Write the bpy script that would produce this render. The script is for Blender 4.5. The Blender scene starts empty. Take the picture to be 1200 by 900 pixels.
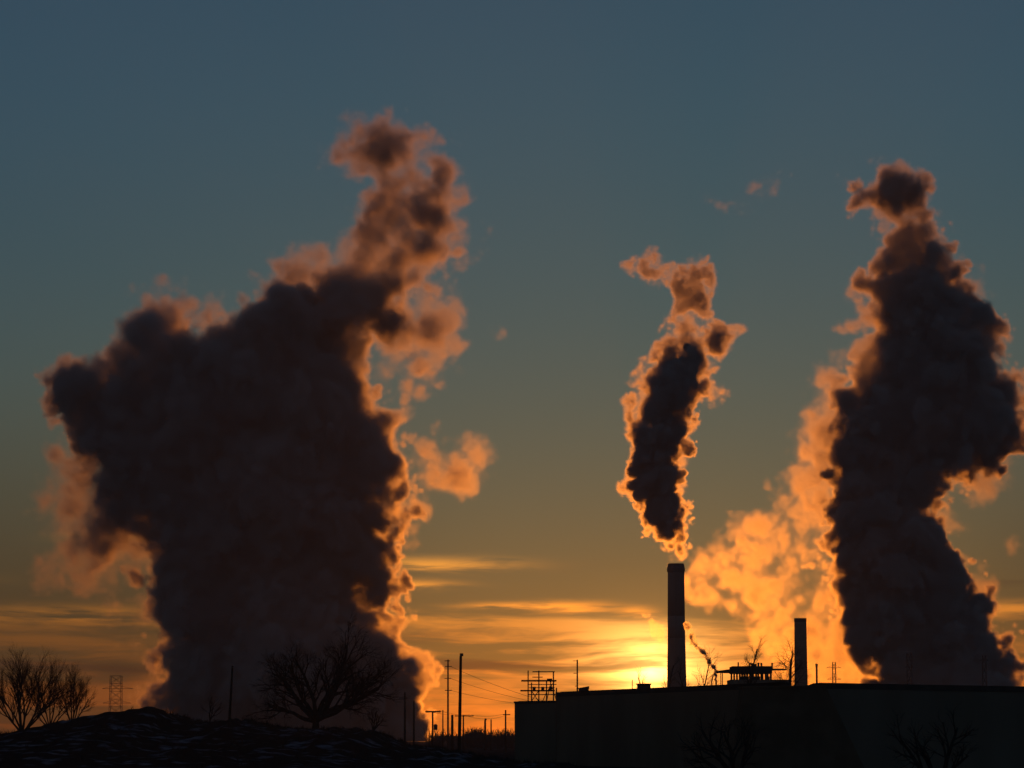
import bpy, bmesh, math, random
import numpy as np
from mathutils import Vector, Matrix

# ------------------------------------------------------------------ camera
F_PX = 3403.0                       # focal length in pixels of a 1200 px wide frame (20 degree lens)
HORIZON = 862.0                     # row of the level horizon in that frame
EYE = Vector((0.0, 0.0, 3.0))
PITCH = math.atan((HORIZON - 450.0) / F_PX)
scene = bpy.context.scene
cam_data = bpy.data.cameras.new('camera')
cam_data.sensor_width = 36.0
cam_data.lens = F_PX / 1200.0 * 36.0
cam_data.clip_start = 0.5
cam_data.clip_end = 60000.0
cam = bpy.data.objects.new('camera', cam_data)
scene.collection.objects.link(cam)
cam.location = EYE
cam.rotation_euler = (math.radians(90) + PITCH, 0, 0)
scene.camera = cam

# ------------------------------------------------------------------ sky, sun, exposure
SUN_AZ = math.atan((762.0 - 600.0) / F_PX)      # to the right of straight ahead
SUN_EL = math.radians(1.25)
world = bpy.data.worlds.new('World')
scene.world = world
world.use_nodes = True
nt = world.node_tree
N, L = nt.nodes, nt.links
bg = N['Background']
def wmath(op, a, b=None, c=None, clamp=False):
    n = N.new('ShaderNodeMath'); n.operation = op; n.use_clamp = clamp
    for k, v in enumerate((a, b, c)):
        if v is None: continue
        if isinstance(v, (int, float)): n.inputs[k].default_value = v
        else: L.new(v, n.inputs[k])
    return n.outputs[0]
def wmix(fac, a, b, mode='MIX'):
    n = N.new('ShaderNodeMix'); n.data_type = 'RGBA'; n.blend_type = mode; n.clamp_factor = True
    for k, v in ((0, fac), (6, a), (7, b)):
        if isinstance(v, (int, float)): n.inputs[k].default_value = v
        elif isinstance(v, tuple): n.inputs[k].default_value = (*v, 1.0)
        else: L.new(v, n.inputs[k])
    return n.outputs[2]
def wnoise(vec, scale, detail=4.0, rough=0.55):
    n = N.new('ShaderNodeTexNoise'); n.inputs['Scale'].default_value = scale
    n.inputs['Detail'].default_value = detail; n.inputs['Roughness'].default_value = rough
    L.new(vec, n.inputs['Vector']); return n.outputs[0]
def wvec(x, y, z=0.0):
    n = N.new('ShaderNodeCombineXYZ')
    for k, v in enumerate((x, y, z)):
        if isinstance(v, (int, float)): n.inputs[k].default_value = v
        else: L.new(v, n.inputs[k])
    return n.outputs[0]
def wstep(x, lo, hi):                                   # smoothstep, either direction
    n = N.new('ShaderNodeMapRange'); n.interpolation_type = 'SMOOTHSTEP'
    L.new(x, n.inputs[0]); n.inputs[1].default_value = lo; n.inputs[2].default_value = hi
    return n.outputs[0]
sky = N.new('ShaderNodeTexSky')
sky.sky_type = 'NISHITA'
sky.sun_disc = False
sky.sun_elevation = SUN_EL
sky.sun_rotation = SUN_AZ
sky.air_density = 1.0
sky.dust_density = 0.3
sky.ozone_density = 3.6
tc = N.new('ShaderNodeTexCoord')
sep = N.new('ShaderNodeSeparateXYZ'); L.new(tc.outputs['Generated'], sep.inputs[0])
R2D = 180.0 / math.pi
az = wmath('MULTIPLY', wmath('ARCTAN2', sep.outputs[0], sep.outputs[1]), R2D)      # degrees from straight ahead
el = wmath('MULTIPLY', wmath('ARCSINE', sep.outputs[2]), R2D)                       # degrees above the horizon
SAZ, SEL = math.degrees(SUN_AZ), math.degrees(SUN_EL)
# low stratus: long thin streaks, denser towards the horizon
wob = wmath('MULTIPLY_ADD', wnoise(wvec(wmath('MULTIPLY', az, 0.16), el), 1.0, 3.0), 0.7, -0.35)
elw = wmath('ADD', el, wob)
streak = wnoise(wvec(wmath('MULTIPLY', az, 0.11), wmath('MULTIPLY', elw, 1.55), 3.7), 1.0, 5.0, 0.6)
fine = wnoise(wvec(wmath('MULTIPLY', az, 0.5), wmath('MULTIPLY', elw, 4.0), 8.1), 1.0, 4.0, 0.6)
low = wmath('MULTIPLY', wstep(el, 2.9, 1.7), wstep(elw, 2.6, 2.15))                  # the deck below two degrees and a half
deck = wmath('MULTIPLY', wmath('MULTIPLY', wstep(wmath('MULTIPLY_ADD', az, 0.045, elw), 2.42, 2.22), wstep(elw, 0.85, 1.25)), wstep(wmath('ABSOLUTE', wmath('SUBTRACT', az, 2.2)), 8.5, 3.0))
bright = wmath('MULTIPLY', wstep(wmath('MULTIPLY_ADD', fine, 0.45, streak), 0.62, 0.86), low)
bright = wmath('MAXIMUM', wmath('MULTIPLY', bright, 0.75), wmath('MULTIPLY', deck, wstep(wmath('MULTIPLY_ADD', fine, 0.5, streak), 0.60, 0.86)))
dark = wmath('MULTIPLY', wstep(wmath('MULTIPLY_ADD', fine, 0.3, wnoise(wvec(wmath('MULTIPLY', az, 0.09), wmath('MULTIPLY', elw, 1.9), 12.3), 1.0, 3.0)), 0.68, 0.86), wstep(el, 3.6, 2.2))
# single lit streaks of higher cloud: azimuth, elevation, half width, half height (degrees)
spot = None
for (a0, e0, wa, we) in ((-1.75, 3.37, 1.5, 0.12), (-2.0, 2.96, 0.8, 0.09), (1.2, 2.53, 0.75, 0.10), (2.45, 2.42, 0.32, 0.10),
                         (10.2, 2.48, 1.5, 0.12), (-7.9, 3.86, 0.75, 0.07), (-8.6, 2.35, 2.2, 0.16), (0.0, 2.55, 0.9, 0.05), (15.0, 3.2, 2.0, 0.12), (-14.0, 3.0, 2.4, 0.14)):
    da = wmath('POWER', wmath('DIVIDE', wmath('SUBTRACT', az, a0), wa), 2.0)
    de = wmath('POWER', wmath('DIVIDE', wmath('SUBTRACT', wmath('MULTIPLY_ADD', wmath('SUBTRACT', fine, 0.5), 0.35, el), e0), we), 2.0)
    g = wmath('EXPONENT', wmath('MULTIPLY', wmath('ADD', da, de), -1.0))
    spot = g if spot is None else wmath('ADD', spot, g)
spot = wmath('MULTIPLY', spot, wstep(fine, 0.3, 0.62), clamp=True)
# angle to the sun, and the bright air round it
dsun = wmath('SQRT', wmath('ADD', wmath('POWER', wmath('MULTIPLY', wmath('SUBTRACT', az, SAZ), 0.75), 2.0), wmath('POWER', wmath('SUBTRACT', el, SEL), 2.0)))
near = wmath('EXPONENT', wmath('MULTIPLY', dsun, -1.0 / 0.4))
mid = wmath('EXPONENT', wmath('MULTIPLY', dsun, -1.0 / 3.0))
col = wmix(1.0, sky.outputs[0], wmix(wstep(el, 1.0, 13.0), (1.06, 0.95, 0.68), (0.70, 1.46, 1.38)), 'MULTIPLY')
far = wmath('MULTIPLY', wstep(wmath('ABSOLUTE', wmath('SUBTRACT', az, SAZ)), 2.5, 11.0), wstep(el, 8.0, 0.5))
col = wmix(wmath('MULTIPLY', far, 0.68), col, (0.0, 0.0, 0.0))
lit = wmix(1.0, col, (2.7, 1.8, 0.75), 'MULTIPLY')
col = wmix(wmath('MULTIPLY', dark, 0.75), col, wmix(1.0, col, (0.62, 0.48, 0.5), 'MULTIPLY'))
col = wmix(bright, col, lit)
col = wmix(spot, col, wmix(1.0, lit, (1.9, 1.8, 1.6), 'MULTIPLY'))
glow = wmath('ADD', wmath('MULTIPLY', near, wmath('MULTIPLY_ADD', bright, 150.0, 36.0)), wmath('MULTIPLY', mid, wmath('MULTIPLY_ADD', bright, 4.5, 0.25)))
vm = N.new('ShaderNodeVectorMath'); vm.operation = 'SCALE'; vm.inputs[0].default_value = (1.0, 0.48, 0.11); L.new(glow, vm.inputs['Scale'])
col = wmix(1.0, col, vm.outputs[0], 'ADD')
col = wmix(1.0, col, (0.20, 0.19, 0.17), 'ADD')         # light scattered more than once in the air, nearly even over the whole sky
L.new(col, bg.inputs[0])
bg.inputs[1].default_value = 0.050

sun_data = bpy.data.lights.new('sun', 'SUN')
sun_data.energy = 0.62
sun_data.angle = math.radians(0.6)
sun_data.color = (1.0, 0.26, 0.02)
sun = bpy.data.objects.new('sun', sun_data)
scene.collection.objects.link(sun)
sun_dir = Vector((math.sin(SUN_AZ) * math.cos(SUN_EL), math.cos(SUN_AZ) * math.cos(SUN_EL), math.sin(SUN_EL)))
sun.rotation_euler = (-sun_dir).to_track_quat('-Z', 'Y').to_euler()
sun.location = sun_dir * 300.0

vs = scene.view_settings
vs.view_transform = 'Standard'
vs.look = 'None'
vs.exposure = 0.0
vs.gamma = 1.0
vs.use_curve_mapping = False
scene.render.engine = 'CYCLES'
cy = scene.cycles
cy.max_bounces = 4
cy.diffuse_bounces = 2
cy.glossy_bounces = 2
cy.transparent_max_bounces = 16
cy.volume_bounces = 1
cy.volume_step_rate = 3.5
cy.volume_max_steps = 512
cy.use_denoising = True
# ------------------------------------------------------------------ helpers
SP, CP = math.sin(PITCH), math.cos(PITCH)
def at(px, py, dist):
    """World point seen at a place of the 1200 x 900 frame, at a given distance north."""
    a, b = (px - 600.0) / F_PX, (450.0 - py) / F_PX
    t = dist / (CP - b * SP)
    return Vector((EYE.x + a * t, dist, EYE.z + t * (b * CP + SP)))
def tag(o, label, cat, group=None, kind=None):
    if label: o['label'] = label
    if cat: o['category'] = cat
    if group: o['group'] = group
    if kind: o['kind'] = kind
    return o

# ------------------------------------------------------------------ smoke and steam
def taps(n, step, off):
    """First lattice point and the four cubic B-spline weights of each of n samples."""
    pos = np.arange(n) / step + off
    i = np.floor(pos).astype(int); f = pos - i
    return i, np.stack([(1 - f) ** 3 / 6, (3 * f**3 - 6 * f**2 + 4) / 6, (-3 * f**3 + 3 * f**2 + 3 * f + 1) / 6, f**3 / 6], 1).astype(np.float32)
def noise3(shape, step, rng):
    """Smooth random field: a coarse random lattice spread over the grid axis by axis."""
    st = step if isinstance(step, tuple) else (step,) * 3
    tp = [taps(n, q, rng.random()) for n, q in zip(shape, st)]
    a = rng.standard_normal([int(i.max()) + 4 for i, _ in tp], dtype=np.float32) * np.float32(1.9)
    i, w = tp[2]
    a = sum(a[:, :, i + k] * w[:, k] for k in range(4))
    i, w = tp[1]
    b = np.empty((a.shape[0], shape[1], shape[2]), np.float32)
    for j in range(shape[1]): b[:, j] = sum(a[:, i[j] + k] * w[j, k] for k in range(4))
    i, w = tp[0]
    out = np.empty(shape, np.float32)
    for j in range(shape[0]): out[j] = sum(b[i[j] + k] * w[j, k] for k in range(4))
    return out
def fbm3(shape, step, rng, octaves, gain=0.55):
    out = np.zeros(shape, np.float32); g = 1.0
    for k in range(octaves):
        if step < 1.4: break
        out += g * noise3(shape, step, rng); g *= gain; step *= 0.5
    return out
def billow3(shape, step, rng, octaves, gain=0.7):
    """Rounded bulges with sharp creases between them, at several sizes."""
    out = np.zeros(shape, np.float32); g = 1.0
    for k in range(octaves):
        if step < 1.5: break
        out += g * (2.0 * np.abs(noise3(shape, step, rng)) - 0.95); g *= gain; step *= 0.55
    return out
def sstep(x, lo, hi):
    t = np.clip((x - lo) / (hi - lo), 0, 1); return t * t * (3 - 2 * t)

# ------------------------------------------------------------------ mesh building
class MB:
    """Collects shapes; build() links them as one mesh object."""
    def __init__(s): s.v, s.f = [], []
    def add(s, v, f):
        n = len(s.v); s.v += [tuple(p) for p in v]; s.f += [tuple(i + n for i in q) for q in f]; return s
    def box(s, x0, x1, y0, y1, z0, z1):
        v = [(x, y, z) for z in (z0, z1) for y in (y0, y1) for x in (x0, x1)]
        return s.add(v, [(0, 2, 3, 1), (4, 5, 7, 6), (0, 1, 5, 4), (2, 6, 7, 3), (0, 4, 6, 2), (1, 3, 7, 5)])
    def prism(s, pts, z0, z1):
        """Upright prism over a plan outline; z1 may be one height or one per corner."""
        n = len(pts); zt = z1 if isinstance(z1, (list, tuple)) else [z1] * n
        v = [(x, y, z0) for x, y in pts] + [(p[0], p[1], z) for p, z in zip(pts, zt)]
        f = [tuple(reversed(range(n))), tuple(range(n, 2 * n))] + [(i, (i + 1) % n, n + (i + 1) % n, n + i) for i in range(n)]
        return s.add(v, f)
    def tube(s, pts, rad, n=6, cap=True):
        """Tube through points with a radius at each."""
        pts = [Vector(p) for p in pts]
        if not isinstance(rad, (list, tuple)): rad = [rad] * len(pts)
        v, f = [], []
        u = None
        for i, p in enumerate(pts):
            d = (pts[min(i + 1, len(pts) - 1)] - pts[max(i - 1, 0)]).normalized()
            if u is None: u = d.orthogonal().normalized()
            else:
                u = u - d * u.dot(d); u = u.normalized() if u.length > 1e-6 else d.orthogonal().normalized()
            w = d.cross(u)
            v += [p + (u * math.cos(2 * math.pi * k / n) + w * math.sin(2 * math.pi * k / n)) * rad[i] for k in range(n)]
        for i in range(len(pts) - 1):
            f += [(i * n + k, i * n + (k + 1) % n, (i + 1) * n + (k + 1) % n, (i + 1) * n + k) for k in range(n)]
        if cap: f += [tuple(reversed(range(n))), tuple(range((len(pts) - 1) * n, len(pts) * n))]
        return s.add(v, f)
    def lathe(s, prof, cx=0.0, cy=0.0, n=40):
        return s.tube([(cx, cy, z) for r, z in prof], [r for r, z in prof], n)
    def build(s, name, m, parent=None, smooth=False, loc=None):
        me = bpy.data.meshes.new(name)
        off = Vector(loc) if loc is not None else Vector((0, 0, 0))
        me.from_pydata([tuple(Vector(p) - off) for p in s.v], [], s.f); me.materials.append(m)
        if smooth: me.polygons.foreach_set('use_smooth', [True] * len(me.polygons))
        o = bpy.data.objects.new(name, me); scene.collection.objects.link(o)
        if loc is not None: o.location = loc
        if parent is not None: o.parent = parent
        return o
def empty(name, loc):
    o = bpy.data.objects.new(name, None); o.location = loc; o.empty_display_size = 0.5; scene.collection.objects.link(o); return o
def mat(name, c1, c2=None, scale=1.0, rough=0.95, bump=0.0, stretch=(1, 1, 1), lo=0.4, hi=0.65, detail=5.0):
    m = bpy.data.materials.new(name); m.use_nodes = True
    t = m.node_tree; b = t.nodes['Principled BSDF']
    b.inputs['Roughness'].default_value = rough; b.inputs['Specular IOR Level'].default_value = 0.0
    b.inputs['Base Color'].default_value = (*c1, 1)
    if c2 is not None:
        tc = t.nodes.new('ShaderNodeTexCoord'); mp = t.nodes.new('ShaderNodeMapping'); mp.inputs['Scale'].default_value = stretch
        nz = t.nodes.new('ShaderNodeTexNoise'); nz.inputs['Scale'].default_value = scale; nz.inputs['Detail'].default_value = detail
        mr = t.nodes.new('ShaderNodeMapRange'); mr.inputs[1].default_value = lo; mr.inputs[2].default_value = hi
        mx = t.nodes.new('ShaderNodeMix'); mx.data_type = 'RGBA'; mx.inputs[6].default_value = (*c1, 1); mx.inputs[7].default_value = (*c2, 1)
        t.links.new(tc.outputs['Object'], mp.inputs[0]); t.links.new(mp.outputs[0], nz.inputs['Vector'])
        t.links.new(nz.outputs[0], mr.inputs[0]); t.links.new(mr.outputs[0], mx.inputs[0]); t.links.new(mx.outputs[2], b.inputs['Base Color'])
        if bump:
            bp = t.nodes.new('ShaderNodeBump'); bp.inputs['Strength'].default_value = bump; bp.inputs['Distance'].default_value = 0.2
            t.links.new(nz.outputs[0], bp.inputs['Height']); t.links.new(bp.outputs[0], b.inputs['Normal'])
    return m
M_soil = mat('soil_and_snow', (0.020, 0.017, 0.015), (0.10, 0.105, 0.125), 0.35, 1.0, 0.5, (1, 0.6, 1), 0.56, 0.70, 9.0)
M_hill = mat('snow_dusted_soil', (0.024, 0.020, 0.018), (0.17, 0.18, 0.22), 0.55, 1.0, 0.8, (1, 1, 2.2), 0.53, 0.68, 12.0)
M_bark = mat('bark', (0.028, 0.021, 0.017), (0.05, 0.04, 0.032), 3.0)
M_wood = mat('creosoted_wood', (0.035, 0.024, 0.016), (0.055, 0.04, 0.028), 2.0, stretch=(4, 4, 0.3))
M_steel = mat('weathered_steel', (0.05, 0.05, 0.052), (0.08, 0.075, 0.07), 1.5, 0.7)
M_wire = mat('wire', (0.03, 0.03, 0.03))
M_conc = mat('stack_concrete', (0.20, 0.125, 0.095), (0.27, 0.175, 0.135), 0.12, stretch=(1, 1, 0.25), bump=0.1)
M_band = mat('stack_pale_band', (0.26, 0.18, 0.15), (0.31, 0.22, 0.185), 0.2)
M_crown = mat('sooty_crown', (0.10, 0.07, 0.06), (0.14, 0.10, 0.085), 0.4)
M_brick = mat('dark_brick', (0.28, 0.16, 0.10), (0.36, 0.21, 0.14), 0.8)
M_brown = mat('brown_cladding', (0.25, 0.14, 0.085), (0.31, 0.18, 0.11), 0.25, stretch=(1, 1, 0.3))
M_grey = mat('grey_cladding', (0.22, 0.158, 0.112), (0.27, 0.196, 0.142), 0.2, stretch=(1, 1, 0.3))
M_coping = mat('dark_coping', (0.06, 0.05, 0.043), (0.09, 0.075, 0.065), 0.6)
M_shed = mat('dark_shed', (0.15, 0.085, 0.05), (0.20, 0.115, 0.07), 0.5)  # darker brown all over than the warehouse cladding
M_roof = mat('roof_felt', (0.04, 0.038, 0.036), (0.06, 0.058, 0.055), 0.5)

# ------------------------------------------------------------------ ground and hill
g = MB().add([(-30000, -200, 0), (30000, -200, 0), (30000, 50000, 0), (-30000, 50000, 0)], [(0, 1, 2, 3)])
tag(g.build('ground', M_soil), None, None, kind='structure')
RIDGE = [(-120, 858), (0, 857), (30, 854), (60, 849), (90, 845), (120, 840), (135, 839), (150, 836), (160, 832), (170, 829), (182, 831), (200, 831), (212, 835), (225, 839), (245, 841),
         (268, 843), (290, 840), (310, 843), (330, 847), (350, 848), (380, 848), (410, 850), (440, 853), (455, 857), (470, 862), (490, 868), (520, 874), (560, 880), (610, 889), (660, 893)]
HILL_D = 270.0
def build_hill():
    rng = np.random.default_rng(4)
    nx, ny = 520, 200
    x = np.linspace(-64, 8, nx); y = np.linspace(185, 345, ny)
    # height of the crest, from the skyline; it runs on past the frame at the same height
    rx = np.array([at(p, q, HILL_D).x for p, q in RIDGE]); rz = np.array([at(p, q, HILL_D).z for p, q in RIDGE])
    crest = np.interp(x, rx, rz)
    crest += np.interp(np.arange(nx), np.arange(0, nx + 6, 5), rng.normal(0, 0.09, len(np.arange(0, nx + 6, 5))))
    prof = np.where(y < HILL_D, sstep(y, 188, HILL_D) ** 0.75, 1 - sstep(y, HILL_D, 342))
    X, Y = np.meshgrid(x, y, indexing='ij')
    lump = sum(a_ * noise3((nx, ny, 5), (m_ / 0.139, m_ / 0.80, 4.0), rng)[:, :, 2] for m_, a_ in ((14.0, 0.35), (6.0, 0.26), (3.0, 0.20), (1.6, 0.13))) + 0.09 * noise3((nx, ny, 5), (5.0, 1.5, 4.0), rng)[:, :, 2]
    near = np.exp(-((Y - HILL_D) / 9.0) ** 2)
    crest = crest - 0.22
    Z = crest[:, None] * prof[None, :] + lump * np.clip(prof * 1.6, 0, 1)[None, :] * (1 - 0.55 * near) - 0.25
    ex = sstep(X, -64, -58) * (1 - sstep(X, 4, 8))
    Z = Z * ex - 0.3 * (1 - ex)
    v = np.stack([X, Y, Z], -1).reshape(-1, 3)
    f = [(i * ny + j, (i + 1) * ny + j, (i + 1) * ny + j + 1, i * ny + j + 1) for i in range(nx - 1) for j in range(ny - 1)]
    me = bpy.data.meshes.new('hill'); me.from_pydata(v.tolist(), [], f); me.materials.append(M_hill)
    me.polygons.foreach_set('use_smooth', [True] * len(f))
    o = bpy.data.objects.new('hill', me); scene.collection.objects.link(o); o['kind'] = 'structure'
    # dry weeds standing all over it, uncountable
    r = random.Random(6); m = MB()
    for _ in range(2600):
        i = r.randrange(4, nx - 4); j = r.choice((r.randrange(4, ny - 60), int(ny * (HILL_D - 185) / 160) + r.randrange(-6, 7)))
        b = Vector((X[i, j], Y[i, j], Z[i, j])); hh = r.uniform(0.12, 0.5) * (1.6 if r.random() < 0.06 else 1)
        for _ in range(5):
            t = b + Vector((r.gauss(0, 0.35) * hh, r.gauss(0, 0.35) * hh, hh * r.uniform(0.6, 1.1))); q = b + Vector((r.gauss(0, .08), 0, 0))
            m.add([q + Vector((-0.022, 0, -0.05)), q + Vector((0.022, 0, -0.05)), t], [(0, 1, 2)])
    tag(m.build('weeds', M_bark), 'short dry weeds scattered over the snowy hill', 'weeds', kind='stuff')
build_hill()

# ------------------------------------------------------------------ trees
def rot_about(v, axis, ang): return Matrix.Rotation(ang, 3, axis) @ v
class Grower:
    def __init__(s, seed, kids, ratio, angle, up, wob, segs, thin=0.66):
        s.r = random.Random(seed); s.kids, s.ratio, s.angle, s.up, s.wob, s.segs, s.thin = kids, ratio, angle, up, wob, segs, thin
        if not isinstance(ratio[0], tuple): s.ratio = [ratio] * len(kids)
        if not isinstance(thin, tuple): s.thin = [thin] * len(kids)
        s.low, s.high = MB(), MB()
    def limb(s, p, d, length, rad, lev):
        r = s.r; n = s.segs[lev]; pts, rads, dirs = [p.copy()], [rad], [d.copy()]
        last = lev == len(s.kids)
        tip = 0.25 if last else 0.34
        for i in range(n):
            d = (d + Vector((r.gauss(0, 1), r.gauss(0, 1), r.gauss(0, 1))) * s.wob + Vector((0, 0, s.up[lev]))).normalized()
            p = p + d * (length / n); pts.append(p.copy()); dirs.append(d.copy()); rads.append(rad * (1 - (1 - tip) * (i + 1) / n))
        (s.low if lev <= 1 else s.high).tube(pts, rads, 7 if lev == 0 else 5 if lev == 1 else 3, cap=lev < 2)
        if last: return
        k = s.kids[lev]
        for j in range(k):
            t = 0.25 + 0.75 * (j + r.random() * 0.8) / k
            t = min(t, 0.999); q = t * n; i = int(q); fr = q - i
            pp = pts[i].lerp(pts[i + 1], fr); dd = dirs[i + 1]
            ax = dd.orthogonal(); ax = rot_about(ax, dd, r.uniform(0, 2 * math.pi))
            cd = rot_about(dd, ax.normalized(), math.radians(r.uniform(*s.angle)))
            rr = (rads[i] * (1 - fr) + rads[i + 1] * fr)
            s.limb(pp, cd.normalized(), length * r.uniform(*s.ratio[lev]) * (1.12 - 0.45 * t), rr * s.thin[lev], lev + 1)
    def finish(s, name, base, label, group=None, cat='tree'):
        o = empty(name, base)
        s.low.build('trunk', M_bark, o, True, base).location = (0, 0, 0)
        s.high.build('crown', M_bark, o, False, base).location = (0, 0, 0)
        return tag(o, label, cat, group)
def tree(seed, px, py, dist, stems, length, rad, label, kids=(5, 5, 5), ratio=(0.5, 0.75), angle=(22, 52), up=(0.05, 0.03, 0.03, 0.02), wob=0.13, segs=(7, 5, 4, 3), group=None, z=None, name='bare_tree', bole=None, thin=0.66):
    base = at(px, py, dist)
    if z is not None: base.z = z
    gr = Grower(seed, kids, ratio, angle, up, wob, segs, thin)
    start = base.copy()
    if bole:
        start = base + Vector((0, 0, bole)); gr.low.tube([base - Vector((0, 0, 0.5)), base + Vector((0, 0, bole * 0.5)), start], [rad * 1.9, rad * 1.6, rad * 1.5], 9)
    for (ang, fwd, ls) in stems:                 # lean to the right in degrees, lean away in degrees, length factor
        d = Vector((math.sin(math.radians(ang)), math.sin(math.radians(fwd)), math.cos(math.radians(ang)))).normalized()
        gr.limb(start - Vector((0, 0, 0.2)), d, length * ls, rad * (0.75 + 0.4 * ls), 0)
    return gr.finish(name, base, label, group)

tree(3, 370, 849, 268, [(-74, 12, 1.0), (-60, -22, 1.05), (-42, 22, 1.05), (-24, 20, 1.0), (-8, -18, 1.05), (8, 25, 1.1), (22, -18, 1.15), (37, 10, 1.25), (50, -20, 1.3), (62, 18, 1.35), (74, -8, 1.15)],
     5.9, 0.19, 'wide spreading bare tree on the snowy hill in front of the largest steam cloud', kids=(7, 6, 5, 5), ratio=((0.42, 0.62), (0.45, 0.7), (0.5, 0.75), (0.5, 0.8)), angle=(18, 52), up=(0.045, 0.045, 0.03, 0.01, 0.0), wob=0.17, segs=(10, 7, 5, 3, 2), bole=0.5, thin=(0.55, 0.62, 0.7, 0.8))
tree(21, 26, 857, 262, [(-48, 8, 0.85), (-36, -12, 0.95), (-26, 10, 1.0), (-17, -8, 1.0), (-8, 10, 1.05), (0, -5, 1.1), (8, 8, 1.1), (17, -10, 1.1), (26, 10, 1.1), (35, -8, 1.05), (46, 5, 0.95)],
     5.2, 0.085, 'dense multi-stemmed bare tree, largest of the three at the foot of the hill', kids=(8, 6, 5, 4), ratio=((0.4, 0.6), (0.45, 0.7), (0.45, 0.7), (0.5, 0.7)), angle=(10, 38), up=(0.03, 0.07, 0.08, 0.06, 0.04), wob=0.09, segs=(8, 6, 4, 3, 2), group='bare trees on the hill', thin=(0.66, 0.68, 0.72, 0.8))
tree(22, 84, 848, 266, [(-34, 5, 0.85), (-20, -8, 1.0), (-7, 5, 1.1), (6, 8, 1.1), (20, -6, 1.1), (33, 6, 1.0), (45, -5, 0.8)],
     3.7, 0.06, 'smaller upright bare tree standing closest to the wide lattice pylon', kids=(8, 6, 5, 4), ratio=((0.4, 0.6), (0.45, 0.7), (0.45, 0.7), (0.5, 0.7)), angle=(10, 38), up=(0.03, 0.07, 0.08, 0.06, 0.04), wob=0.09, segs=(7, 5, 4, 3, 2), group='bare trees on the hill', thin=(0.66, 0.68, 0.72, 0.8))
tree(25, 58, 852, 270, [(-40, 5, 0.85), (-26, -8, 1.0), (-12, 5, 1.1), (2, 8, 1.15), (14, -6, 1.15), (27, 6, 1.05), (40, -5, 0.9)],
     4.3, 0.06, 'middle-sized bare tree whose twigs mingle with those of its two neighbours', kids=(8, 6, 5, 4), ratio=((0.4, 0.6), (0.45, 0.7), (0.45, 0.7), (0.5, 0.7)), angle=(10, 38), up=(0.03, 0.07, 0.08, 0.06, 0.04), wob=0.10, segs=(7, 5, 4, 3, 2), group='bare trees on the hill', thin=(0.64, 0.66, 0.7, 0.8))
tree(23, 246, 843, 272, [(-14, 5, 1.0), (2, 0, 1.1), (12, -6, 0.9), (25, 6, 0.7)], 1.9, 0.05, 'small bare shrub just beside the leaning pole on the hill', kids=(4, 4, 3), angle=(10, 32), name='bare_shrub')
tree(24, 438, 853, 264, [(-38, 5, 1.0), (-10, 0, 1.0), (25, 0, 1.0), (48, 6, 0.9)], 1.6, 0.06, 'low tangled shrub at the end of the snowy hill', kids=(5, 4, 3), name='bare_shrub')
tree(31, 877, 862, 388, [(-4, 0, 1.0)], 14.9, 0.22, 'thin bare tree rising behind the rooftop house vents', kids=(26, 7, 6), ratio=((0.14, 0.24), (0.45, 0.65), (0.4, 0.65)), thin=(0.42, 0.7, 0.75), angle=(25, 50), up=(0.01, 0.06, 0.05, 0.03), wob=0.07, z=0.0)
tree(32, 919, 862, 380, [(-4, 0, 1.0), (5, 4, 0.93)], 14.4, 0.22, 'bare tree with crooked branches beside the short square-topped chimney', kids=(24, 7, 6), ratio=((0.16, 0.28), (0.45, 0.65), (0.4, 0.65)), thin=(0.42, 0.7, 0.75), angle=(30, 65), up=(0.01, 0.04, 0.04, 0.03), wob=0.07, z=0.0)
tree(33, 770, 862, 390, [(-4, 0, 0.9), (4, 4, 1.0)], 12.8, 0.15, 'twiggy bare treetop poking above the roof where the sun sets', kids=(18, 6, 6), ratio=((0.15, 0.26), (0.45, 0.65), (0.4, 0.65)), thin=(0.42, 0.7, 0.75), angle=(20, 45), wob=0.07, z=0.0)
tree(34, 818, 862, 390, [(-5, 0, 0.95), (3, 4, 1.1), (8, 0, 0.9)], 12.6, 0.15, 'twiggy bare treetops between the tallest smokestack and the rooftop house', kids=(18, 6, 6), ratio=((0.15, 0.28), (0.45, 0.65), (0.4, 0.65)), thin=(0.42, 0.7, 0.75), angle=(20, 50), wob=0.07, z=0.0)
tree(35, 862, 905, 196, [(-52, 0, 0.9), (-30, 8, 1.05), (-8, -5, 0.9), (15, 5, 0.8)], 4.2, 0.17, 'shadowy bare tree against the brown warehouse wall', kids=(5, 5, 4), z=0.0)
tree(36, 1100, 905, 196, [(-48, 0, 1.05), (-20, 8, 0.8), (12, -5, 1.0), (40, 5, 0.7)], 4.0, 0.17, 'shadowy bare tree against the grey warehouse wall', kids=(5, 5, 4), z=0.0)

# far scrub on the horizon between the poles, too small and tangled to count
def scrub():
    r = random.Random(8); m = MB()
    for _ in range(110):
        px = r.choice((r.uniform(548, 566), r.uniform(578, 602), r.uniform(500, 602), r.uniform(553, 563)))
        D = r.uniform(680, 780); b = at(px, 862, D); b.z = 0
        hgt = 3.0 + (862 - r.uniform(851.5, 860)) / F_PX * D
        for _ in range(16):
            d = Vector((r.gauss(0, 0.35), r.gauss(0, 0.35), 1)).normalized(); L_ = hgt * r.uniform(0.75, 1.1)
            p1 = b + d * L_ * 0.5; p2 = p1 + (d + Vector((r.gauss(0, .35), r.gauss(0, .35), 0))).normalized() * L_ * 0.5
            m.tube([b, p1, p2], [0.10, 0.07, 0.03], 3, False)
    return tag(m.build('scrub', M_bark), 'dark tangle of far scrub along the horizon between the poles', 'scrub', kind='stuff')
scrub()

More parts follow.
